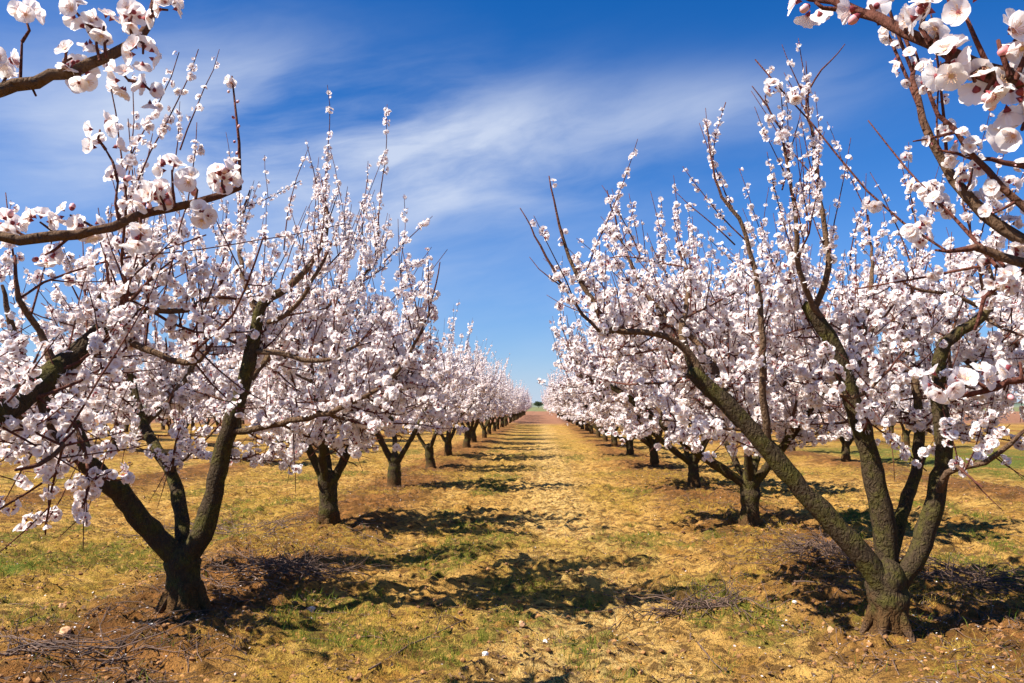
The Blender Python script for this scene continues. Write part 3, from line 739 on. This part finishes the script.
for a, b_, n in (((225, 193), (222, 180), 11), ((195, 203), (190, 180), 7), ((165, 210), (160, 196), 12), ((150, 214), (148, 200), 6), ((120, 226), (118, 182), 3), ((118, 182), (106, 150), 3), ((106, 150), (100, 130), 3), ((85, 234), (88, 228), 8), ((55, 238), (40, 222), 5), ((30, 239), (10, 225), 9), ((70, 237), (45, 255), 6), ((140, 218), (140, 240), 7), ((100, 231), (70, 215), 4), ((175, 207), (172, 170), 5), ((195, 203), (202, 215), 5)):
    spur(L, a, b_, 1.8, n)
L = t.new_limb()   # thick mossy limb that crosses the left edge
t.path(L, [F0, F0 + np.array([.05, .5, .35]), F0 + np.array([.25, 1.0, .62])] + pts(3.1, (0, 412), (38, 386, 3.3), (72, 357, 3.5), (110, 320, 3.7), (134, 288, 3.8), (140, 240, 3.9), (130, 190, 3.9)), [.075, .07, .062, .054, .05, .045, .036, .022, .012, .005], 0.6, 0.8, 0.38)
t.path(L, pts(3.7, (112, 316), (127, 341, 3.6), (160, 354, 3.55), (200, 360, 3.5), (213, 343, 3.5)), [.022, .018, .015, .013, .006], 0.5, 1.0, 0.1)
t.path(L, pts(3.7, (112, 318), (150, 310, 3.8), (186, 310, 3.9), (210, 299, 3.95), (236, 299, 4.0)), [.02, .016, .013, .012, .006], 0.5, 0.9, 0.1)
t.path(L, pts(3.3, (38, 388), (50, 430, 3.3), (62, 445, 3.2), (40, 465, 3.1), (15, 470, 3.0)), [.02, .014, .011, .009, .005], 1.0, 1.0, 0.1)
t.path(L, pts(3.4, (48, 380), (74, 425, 3.45), (90, 465, 3.4), (84, 505, 3.3)), [.016, .011, .008, .004], 0.9, 1.0, 0.1)
t.path(L, pts(3.4, (55, 372), (40, 330, 3.4), (18, 300, 3.3), (15, 255, 3.3)), [.022, .016, .012, .005], 0.7, 1.0, 0.1)
L = t.new_limb()   # limbs that stay outside
t.path(L, [F0, F0 + np.array([-.4, -.2, .6]), F0 + np.array([-.9, -.3, 1.4]), F0 + np.array([-1.2, -.4, 2.2])], [.07, .06, .04, .012], 1.0, 0.9, 0.35)
L = t.new_limb()
t.path(L, [F0, F0 + np.array([.1, -.5, .6]), F0 + np.array([.25, -1.0, 1.4]), F0 + np.array([.3, -1.2, 2.3])], [.07, .06, .04, .012], 1.0, 0.9, 0.35)
build_near(t, 'apricot tree off the left edge, its foreground flowering branches cross the sky', GROUP)

# ---- the tree just outside the right edge
t = Tree(base_at(2.7, 0.75), 404, 2, 0.022, 3.7, 0.8, 1.0); B = t.base
t.make_trunk([B - UP * 0.1, B + UP * 0.04, B + UP * 0.3, B + UP * 0.55, B + UP * 0.66], [0.19, 0.14, 0.12, 0.125, 0.07])
F0 = B + UP * 0.5
L = t.new_limb()
t.path(L, [F0, F0 + np.array([-.4, .05, .6]), F0 + np.array([-1.2, .15, 1.25])] + pts(1.0, (1040, 95), (1005, 74), (985, 68, 1.02), (930, 43, 1.05), (880, 24, 1.1), (835, 7, 1.15), (790, -12, 1.2)), [.06, .05, .03, .0105, .0100, .0095, .0085, .0075, .0065, .005], 0, 0, 0.5, fl=0)
for a, b_, Y, n in (((1000, 72), (1005, 95), 1.0, 5), ((985, 68), (975, 82), 1.0, 3), ((950, 52), (952, 68), 1.02, 5), ((945, 50), (940, 66), 1.02, 2), ((935, 45), (945, 15), 1.04, 3), ((930, 42), (925, 14), 1.04, 5), ((990, 70), (965, 14), 1.0, 2), ((1010, 76), (998, 40), .98, 2), ((1015, 80), (1020, 40), .98, 3), ((1020, 82), (1018, 20), 1.0, 2), ((990, 72), (1005, 88), 1.0, 2), ((880, 24), (870, 5), 1.1, 3), ((845, 10), (815, 2), 1.12, 4), ((1000, 72), (985, 92), 1.0, 3), ((1024, 90), (1022, 130), 1.0, 3)):
    spur(L, a, b_, Y, n, 0.028)
L = t.new_limb()
t.path(L, [F0, F0 + np.array([-.15, .5, .5]), F0 + np.array([-.6, 1.0, 1.2])] + pts(2.15, (1050, 245), (1024, 240), (985, 214, 2.17), (955, 180, 2.2), (930, 138, 2.2), (918, 98, 2.22), (912, 60, 2.25), (895, 20, 2.3)), [.06, .052, .035, .0175, .017, .0155, .014, .011, .009, .006, .004], 0.0, 0.8, 0.62, fl=1.0)
t.path(L, pts(2.1, (1050, 235), (1024, 206), (985, 170), (955, 130), (928, 98), (915, 50, 2.15)), [.012, .010, .008, .007, .005, .003], 0, 0.7, 0.1, wood=False, fl=1.1)
t.path(L, pts(2.15, (1040, 262), (1005, 258), (978, 246), (960, 250), (935, 250)), [.016, .013, .010, .007, .003], 0, 0.8, 0.1, wood=False, fl=1.1)
t.path(L, pts(2.15, (1040, 170), (1005, 162), (975, 158), (938, 150)), [.01, .007, .005, .003], 0, 0.7, 0.1, wood=False, fl=1.0)
t.path(L, pts(2.15, (1045, 290), (1025, 270), (1000, 285), (985, 300), (975, 330)), [.012, .009, .007, .006, .004], 0, 0.8, 0.1, wood=False, fl=1.3)
L = t.new_limb()
t.path(L, [F0, F0 + np.array([-.2, .3, .3]), F0 + np.array([-.7, .7, .8])] + pts(1.6, (1060, 370), (1024, 379), (995, 386), (965, 393), (945, 398)), [.05, .04, .02, .008, .007, .006, .005, .004], 0, 0, 0.5, fl=0)
for a, b_, Y, n in (((1000, 384), (1004, 390), 1.6, 2), ((955, 394), (945, 384), 1.6, 8), ((990, 386), (975, 381), 1.6, 3), ((1020, 380), (1020, 362), 1.5, 4), ((985, 387), (965, 384), 1.6, 2)):
    spur(L, a, b_, Y, n, 0.03)
L = t.new_limb()
t.path(L, [F0, F0 + np.array([.4, -.2, .6]), F0 + np.array([.9, -.3, 1.4]), F0 + np.array([1.2, -.4, 2.2])], [.07, .06, .04, .012], 1.0, 0.9, 0.35)
build_near(t, 'apricot tree off the right edge, only its big close blossoms at upper right show', GROUP)

# ---- second trees of the two rows
b = at(329, 534, 10.2)
t = generic_tree(51, 1, fsize=0.033, fdens=0.75, h0=0.62, specs=[(math.pi * .93, .75, .055), (1.9, .8, .055), (0.15, .75, .058), (-1.7, .8, .055)], zmax=3.2, nfill=28, lim=lambda q: q[0] < 1.4)
t2 = t
def shift(t, base):
    base = np.array(base)
    for a in [t.trunk] + [q for L in t.limbs for q in (L.wood, L.twig)]: a.V = [v + base for v in a.V]
    for L in t.limbs: L.fl = [(p + base, n_, sz, k) for p, n_, sz, k in L.fl]
    t.base = base; return t
build_near(shift(t, base_at(b[0], 10.2)), 'blossoming apricot tree second from the front in left row, behind the brush heap', GROUP)
b = at(750, 534, 10.1)
t = generic_tree(62, 1, fsize=0.033, fdens=0.75, h0=0.62, zmax=3.9, lim=lambda q: q[0] > -2.7 and q[2] > 0.9, specs=[(math.pi * 1.02, 2.05, .06), (1.0, .85, .055), (2.3, .9, .04), (-.6, 1.1, .055), (-1.9, .9, .05)])
build_near(shift(t, base_at(b[0], 10.1)), 'blossoming apricot tree second from the front in right row, behind a leaning limb', GROUP)

# ---- the rest of the orchard: shared variants, each copy a thing of its own
PL = [Proto(generic_tree(700 + k, 0, spread=0.88, zmax=3.4 + 0.1 * k, nfill=30, lim=lambda q: math.hypot(q[0], q[1]) < 1.65)) for k in range(4)]
PR = [Proto(generic_tree(800 + k, 0, lean=math.pi, zmax=3.9, lim=lambda q: q[0] > -2.75 and q[2] > 0.8)) for k in range(3)]
prng = np.random.default_rng(9)
ORD = {3: 'third', 4: 'fourth', 5: 'fifth', 6: 'sixth', 7: 'seventh', 8: 'eighth'}
def row(x_of, ys, protos, side, turn, aisle):
    for i, y in enumerate(ys):
        x = x_of(y) + prng.uniform(-0.08, 0.08)
        n_ = i + 3
        if aisle and n_ in ORD:
            lab = f'blossoming apricot tree {ORD[n_]} from the front in {side} row beside the grass aisle'
        elif aisle:
            lab = f'small distant blossom tree far down the {side} row beside the grass aisle'
        else:
            lab = f'distant blossom tree in the orchard rows beyond the {side} row of the aisle'
        protos[int(prng.integers(len(protos)))].place(x, y + prng.uniform(-0.2, 0.2), prng.uniform(-turn, turn), prng.uniform(0.88, 1.10), lab,
                                                     GROUP, y < 32)
row(lambda y: -2.78, [14.8, 19.6, 24.3] + list(np.arange(29.0, 140, 4.7)), PL, 'left', math.pi, True)
row(lambda y: 2.82, [15.2, 20.2] + list(np.arange(25.0, 140, 4.8)), PR, 'right', 0.45, True)
for x, y0 in ((-8.5, 21.5), (-14, 26), (-19.5, 32), (-25, 38)):
    row(lambda y, x=x: x, np.arange(y0, 74, 4.7), PL, 'left', math.pi, False)
for x, y0 in ((8.3, 22.3), (13.8, 31), (19.3, 35), (24.8, 40)):
    row(lambda y, x=x: x, np.arange(y0, 74, 4.8), PL, 'right', math.pi, False)

# ------------------------------------------------------------------ far trees on the horizon
def far_tree(x, y, h, wd, seed, label):
    rng = np.random.default_rng(seed)
    root = bpy.data.objects.new('far_tree', None); COL.objects.link(root); root.location = (x, y, 0.2)
    tag(root, label, 'tree', 'far trees at the end of the aisle')
    A = Acc(); A.tube([(0, 0, -.3), (0.1, 0, h * .3), (0, .1, h * .6)], [h * .04, h * .03, h * .015], 7)
    for k in range(5):
        a = k * 1.26; A.tube([(0, 0, h * .3), (math.cos(a) * wd * .2, math.sin(a) * wd * .2, h * .55), (math.cos(a) * wd * .35, math.sin(a) * wd * .35, h * .7)], [h * .016, h * .01, h * .005], 5)
    link('trunk', A.mesh('trunk', M_BARK), root)
    n_ = 2600; c = rng.normal(size=(14, 3)); c /= np.linalg.norm(c, axis=1)[:, None]; c *= rng.uniform(.3, .8, 14)[:, None]
    q = c[rng.integers(14, size=n_)] + rng.normal(size=(n_, 3)) * .2
    P = q * np.array([wd / 2, wd / 2, h * .38]) + np.array([0, 0, h * .6])
    s_ = h * .035; U_ = rng.normal(size=(n_, 3)) * s_; V_ = rng.normal(size=(n_, 3)) * s_
    V = np.stack([P - U_, P + V_, P + U_, P - V_], 1).reshape(-1, 3)
    link('crown', make_mesh('crown', V, [np.arange(4 * n_).reshape(-1, 4)], [M_FARLEAF], smooth=False), root)
far_tree(8.5, 560, 7.5, 8, 1, 'dark rounded far tree on the skyline at end of the aisle')
far_tree(-1.5, 640, 5.0, 9, 2, 'low dark bush-like far tree just left of the skyline tree')
far_tree(17.5, 600, 4.5, 8, 3, 'low dark far tree just right of the skyline tree')

# ------------------------------------------------------------------ stuff on the ground
grng = np.random.default_rng(33)
def scatter(n, y0, y1, p=1.6):
    """random ground positions, thinning out with distance, inside the view"""
    y = y0 + (y1 - y0) * grng.random(n) ** p
    x = (grng.random(n) * 2 - 1) * (0.72 * y + 0.6)
    return x, y
def blades(name, x, y, hmin, hmax, wdt, mat, per=4, lean=0.5):
    x = np.repeat(x, per) + grng.normal(size=len(x) * per) * 0.022; y = np.repeat(y, per) + grng.normal(size=len(y) * per) * 0.022
    n_ = len(x); z = height(x, y) - 0.004
    h = grng.uniform(hmin, hmax, n_); a = grng.uniform(0, 6.28, n_); l = grng.normal(size=(n_, 2)) * lean * h[:, None]
    wv = np.stack([np.cos(a), np.sin(a), 0 * a], 1) * (wdt * (0.7 + 0.05 * y))[:, None]
    Bp = np.stack([x, y, z], 1); T = Bp + np.stack([l[:, 0], l[:, 1], h], 1); Mid = Bp + np.stack([l[:, 0] * .35, l[:, 1] * .35, h * .6], 1)
    V = np.stack([Bp - wv, Bp + wv, Mid + wv * .7, Mid - wv * .7, T], 1).reshape(-1, 3)
    o = np.arange(n_)[:, None] * 5
    me = make_mesh(name, V, [o + np.array([[0, 1, 2, 3]]), o + np.array([[3, 2, 4]])], [mat])
    return link(name, me)
x, y = scatter(52000, 3.9, 20); k = grng.random(len(x)) < (green_mask(x, y) * 0.6 + .02) * sstep(fbm(x * 6, y * 6, 83, 2), .36, .58)
tag(blades('grass', x[k], y[k], 0.02, 0.085, 0.0022, M_GRASS), 'short green grass in patches on the orchard floor', 'grass', kind='stuff')
x, y = scatter(110000, 3.9, 26); k = grng.random(len(x)) < (straw_mask(x, y) * sstep(fbm(x * 5, y * 5, 81, 2), .49, .62) * 0.6 + 0.02)
tag(blades('dry_grass', x[k], y[k], 0.012, 0.06, 0.002, M_DRY, 3, 0.9), 'dry straw coloured grass over the sandy aisle', 'dry grass', kind='stuff')

def pebble_template(rng, sub=1):
    import bmesh
    bm = bmesh.new(); bmesh.ops.create_icosphere(bm, subdivisions=sub, radius=1)
    V = np.array([v.co for v in bm.verts]); Fc = np.array([[v.index for v in f.verts] for f in bm.faces]); bm.free()
    d = rng.uniform(0.7, 1.15, len(V))[:, None]
    return V * d * np.array([1, rng.uniform(.7, 1), rng.uniform(.5, .8)]), Fc
def scatter_mesh(name, x, y, s_, mat, zoff=0.2):
    n_ = len(x); tp = [pebble_template(grng) for _ in range(6)]; Vs, Fs = [], []; off = 0
    z = height(x, y)
    for q in range(6):
        sel = np.arange(q, n_, 6); v, f = tp[q]
        a = grng.uniform(0, 6.28, len(sel)); c, s1 = np.cos(a), np.sin(a)
        vv = np.stack([v[None, :, 0] * c[:, None] - v[None, :, 1] * s1[:, None], v[None, :, 0] * s1[:, None] + v[None, :, 1] * c[:, None], np.repeat(v[None, :, 2], len(sel), 0)], -1)
        vv = vv * s_[sel][:, None, None] + np.stack([x[sel], y[sel], z[sel] + zoff * s_[sel]], 1)[:, None]
        Vs.append(vv.reshape(-1, 3)); Fs.append((f[None] + off + np.arange(len(sel))[:, None, None] * len(v)).reshape(-1, 3)); off += len(sel) * len(v)
    return link(name, make_mesh(name, np.concatenate(Vs), [np.concatenate(Fs)], [mat], smooth=False))
x, y = scatter(26000, 3.9, 17); k = grng.random(len(x)) < 0.4 + 0.6 * row_mask(x)
x, y = x[k], y[k]
tag(scatter_mesh('soil_clods', x, y, 0.004 + 0.024 * grng.random(len(x)) ** 4, M_CLOD, -0.05), 'crumbled ochre clods of soil lying over the orchard floor', 'soil', kind='stuff')
# fallen petals
x, y = scatter(5000, 3.9, 18); k = grng.random(len(x)) < 0.15 + 0.85 * row_mask(x); x, y = x[k], y[k]; n_ = len(x)
z = height(x, y) + 0.006; a = grng.uniform(0, 6.28, n_); s_ = grng.uniform(.005, .011, n_)
uu = np.stack([np.cos(a), np.sin(a), grng.normal(size=n_) * .3], 1) * s_[:, None]; vv = np.stack([-np.sin(a), np.cos(a), grng.normal(size=n_) * .3], 1) * s_[:, None] * .8
c = np.stack([x, y, z], 1)
V = np.stack([c - uu, c - vv + [0, 0, .002], c + uu, c + vv + [0, 0, .002]], 1).reshape(-1, 3)
tag(link('fallen_petals', make_mesh('fallen_petals', V, [np.arange(4 * n_).reshape(-1, 4)], [M_PETAL], None, {'rad': np.ones(len(V))})), 'pale fallen petals strewn under the trees', 'petals', kind='stuff')
# dead leaves and bits of bark
x, y = scatter(80000, 3.9, 26); k = grng.random(len(x)) < (0.5 + 0.5 * row_mask(x)) * sstep(fbm(x * 1.7, y * 3.4, 87, 3), .38, .58); x, y = x[k], y[k]; n_ = len(x)
z = height(x, y) + 0.008; a = grng.uniform(0, 6.28, n_); s_ = grng.uniform(.007, .02, n_)
uu = np.stack([np.cos(a), np.sin(a), grng.normal(size=n_) * .35], 1) * s_[:, None]; vv = np.stack([-np.sin(a), np.cos(a), grng.normal(size=n_) * .4], 1) * s_[:, None] * .55
c = np.stack([x, y, z], 1)
V = np.stack([c - uu, c - vv + [0, 0, .004], c + uu, c + vv + [0, 0, .006]], 1).reshape(-1, 3)
tag(link('leaf_litter', make_mesh('leaf_litter', V, [np.arange(4 * n_).reshape(-1, 4)], [M_LITTER], smooth=False)), 'brown dead leaf litter lying along the tree rows', 'leaf litter', kind='stuff')
# twig litter under the rows
def twig_pts(x, y, a, ln, rng, zl=0.006, rise=0.0, k=6):
    p = np.array([x, y]); P = []
    for i in range(k + 1):
        P.append((p[0], p[1], float(height(p[0], p[1])) + zl + rise * ln * i / k)); a += rng.normal() * 0.16
        p = p + np.array([math.cos(a), math.sin(a)]) * ln / k
    return np.array(P)
A = Acc()
x, y = scatter(8000, 3.9, 20, 1.4); k = grng.random(len(x)) < 0.05 + 0.95 * row_mask(x); x, y = x[k], y[k]
for i in range(len(x)):
    ln = grng.uniform(.06, .3); P = twig_pts(x[i], y[i], grng.uniform(0, 6.28), ln, grng, 0.004, grng.uniform(0, .25), 3)
    A.tube(P, np.linspace(grng.uniform(.002, .0045), .0013, 4), 4, cap=False)
tag(link('twig_litter', A.mesh('twig_litter', M_DEAD)), 'thin pruned twig litter lying along the tree rows', 'twigs', kind='stuff')

# ---- heaps of prunings
def ground_at(px, py):
    d = _R @ np.array([(px - 512) / FPX, -(py - 341.5) / FPX, -1.0]); s_ = -CAM_H / d[2]
    return d[0] * s_, d[1] * s_
def heap(px, py, wx, wy, n_, hgt, label, seed, up=None):
    rng = np.random.default_rng(seed); cx, cy = ground_at(px, py); A = Acc()
    for i in range(n_):
        x, y = cx + rng.normal() * wx * .45, cy + rng.normal() * wy * .45
        ln = rng.uniform(.25, .85); a = rng.normal() * 0.7 + (math.pi if rng.random() < .5 else 0)
        z0 = rng.random() * hgt * math.exp(-((x - cx) / wx) ** 2 - ((y - cy) / wy) ** 2)
        P = twig_pts(x, y, a, ln, rng, 0.008 + z0, rng.uniform(-.02, .22), 6)
        r = rng.uniform(.003, .007); A.tube(P, np.linspace(r, .0016, 7), 5)
        for k in range(rng.integers(0, 4)):
            j = rng.integers(1, 6); d = unit(rng.normal(size=3) + np.array([0, 0, .6])); l2 = rng.uniform(.06, .25)
            A.tube(np.array([P[j], P[j] + d * l2 * .5, P[j] + unit(d + rng.normal(size=3) * .2) * l2]), np.array([r * .6, r * .4, .0012]), 4)
    for (ax, ay, bx, by, r) in (up or []):
        p = np.array([*ground_at(ax, ay), 0]); p[2] = float(height(p[0], p[1])); e = at(bx, by, p[1] + .05)
        A.tube(np.array([p, (p + e) / 2 + rng.normal(size=3) * .012, e]), np.array([r, r * .8, r * .5]), 6)
        for k in range(3):
            q = p + (e - p) * rng.uniform(.3, .8); d = unit(rng.normal(size=3) + UP * .5); A.tube(np.array([q, q + d * .08, q + d * .15]), np.array([.003, .002, .001]), 4)
    root = link('brush_heap', None); root.location = (cx, cy, float(height(cx, cy)))
    bpy.data.objects.remove(root)
    A.V = [v - np.array([cx, cy, float(height(cx, cy))]) for v in A.V]
    o = link('brush_heap', A.mesh('brush_heap', M_DEAD), None, (cx, cy, float(height(cx, cy))))
    tag(o, label, 'brush heap', 'heaps of pruned twigs')
heap(285, 588, .55, .40, 75, .14, 'loose brush heap with one upright stick, right of the front left trunk', 1, [(299, 592, 313, 556, .008), (286, 580, 273, 558, .005), (297, 580, 299, 562, .004), (262, 584, 230, 545, .005)])
heap(832, 572, .45, .45, 110, .12, 'reddish brush heap left of the front right trunk', 2, [(815, 572, 812, 548, .005), (805, 580, 800, 562, .004)])
heap(705, 616, .36, .14, 48, .05, 'flat bundle of dark twigs in the sun right of the aisle middle', 3)
heap(50, 674, .5, .14, 26, .05, 'shaded brush heap in the bottom left corner', 4)
heap(985, 590, .5, .5, 80, .08, 'brush heap in the tree shade right of the front right trunk', 5)
heap(230, 535, .9, .6, 50, .04, 'thin brush heap beyond the front left trunk', 6)

# ---- single fallen sticks
def stick(px0, py0, px1, py1, r, label, seed, lift=0.0):
    rng = np.random.default_rng(seed); a = np.array(ground_at(px0, py0)); b_ = np.array(ground_at(px1, py1)); n_ = 9
    P = []
    for i in range(n_):
        f = i / (n_ - 1); q = a + (b_ - a) * f + rng.normal(size=2) * .008
        P.append((q[0], q[1], 0.0))
    P = np.array(P); hz = height(P[:, 0], P[:, 1]); P[:, 2] = np.convolve(np.pad(hz, 2, 'edge'), np.ones(5) / 5, 'valid') + r * .8 + .012 + lift * np.linspace(0, 1, n_)
    A = Acc(); o0 = P[0].copy()
    A.tube(P - o0, np.linspace(r, r * .45, n_), 7, 0.2, rng)
    for k in range(4):
        j = rng.integers(2, n_ - 1); T = unit(P[j + 1 if j + 1 < n_ else j] - P[j - 1]); d = unit(T * .7 + perp(T, rng) * .8 + UP * .35); l2 = rng.uniform(.05, .16)
        A.tube(np.array([P[j], P[j] + d * l2 * .5, P[j] + d * l2]) - o0, np.array([r * .5, r * .35, .0012]), 5)
    o = link('fallen_stick', A.mesh('fallen_stick', M_DEAD), None, tuple(o0)); tag(o, label, 'stick', 'sticks on the ground')
stick(368, 678, 467, 623, .007, 'long dark stick slanting over the grass near the bottom middle', 1)
stick(600, 633, 640, 612, .005, 'short stick on sunny sand right of the small white stone', 2)
stick(100, 680, 150, 643, .008, 'thick stick in the lower left, pointing up to the front left trunk', 3)
stick(795, 601, 880, 611, .006, 'straight pale stick reaching toward the foot of the front right trunk', 4)
stick(15, 632, 48, 612, .006, 'small bent stick near the left edge on bare sand', 5)
stick(690, 640, 722, 683, .006, 'forked stick at the bottom edge right of the middle', 6)
stick(905, 640, 960, 668, .004, 'thin stick lying right of the front right trunk at lower right', 7)
stick(764, 532, 790, 560, .006, 'pale stick leaning at the foot of the second tree in right row', 8)
stick(345, 533, 400, 552, .005, 'thin stick lying right of the second tree in left row', 9)

# ---- stones
def stone(px, py, sx_, sy_, sz_, mat, label, seed):
    rng = np.random.default_rng(seed); v, f = pebble_template(rng, 2)
    v = v / np.array([1, 1, .65]); x, y = ground_at(px, py)
    d = unit(rng.normal(size=3)); v = v - np.clip(v @ d - .55, 0, None)[:, None] * d          # a broken facet
    o = link('stone', make_mesh('stone', v * np.array([sx_, sy_, sz_]), [f], [mat], smooth=False), None, (x, y, float(height(x, y)) + sz_ * .45))
    o.rotation_euler = (0, 0, rng.uniform(0, 6.28)); tag(o, label, 'stone', 'stones on the orchard floor')
stone(311, 613, .045, .04, .038, M_STONE, 'large pale grey stone in shade right of the front left trunk', 1)
stone(545, 643, .024, .02, .02, M_WHITE, 'small bright white stone at the edge of a shadow in aisle', 2)
stone(485, 667, .028, .022, .018, M_WHITE, 'bright white stone nearest the bottom edge', 3)
stone(795, 618, .02, .016, .014, M_WHITE, 'white stone on bare sand left of the front right trunk', 4)
stone(522, 634, .034, .03, .026, M_TANSTONE, 'round tan stone beside the small white stone in aisle', 5)
stone(832, 648, .045, .035, .026, M_TANSTONE, 'flat tan stone left of the foot of the front right trunk', 6)
stone(62, 612, .035, .03, .03, M_TANSTONE, 'dark tan stone on bare ground near the left edge', 7)
stone(65, 648, .06, .045, .05, M_TANSTONE, 'big brown stone by the bottom left brush heap', 8)
stone(150, 640, .04, .03, .02, M_STONE, 'flat pale stone left of the front left trunk', 9)
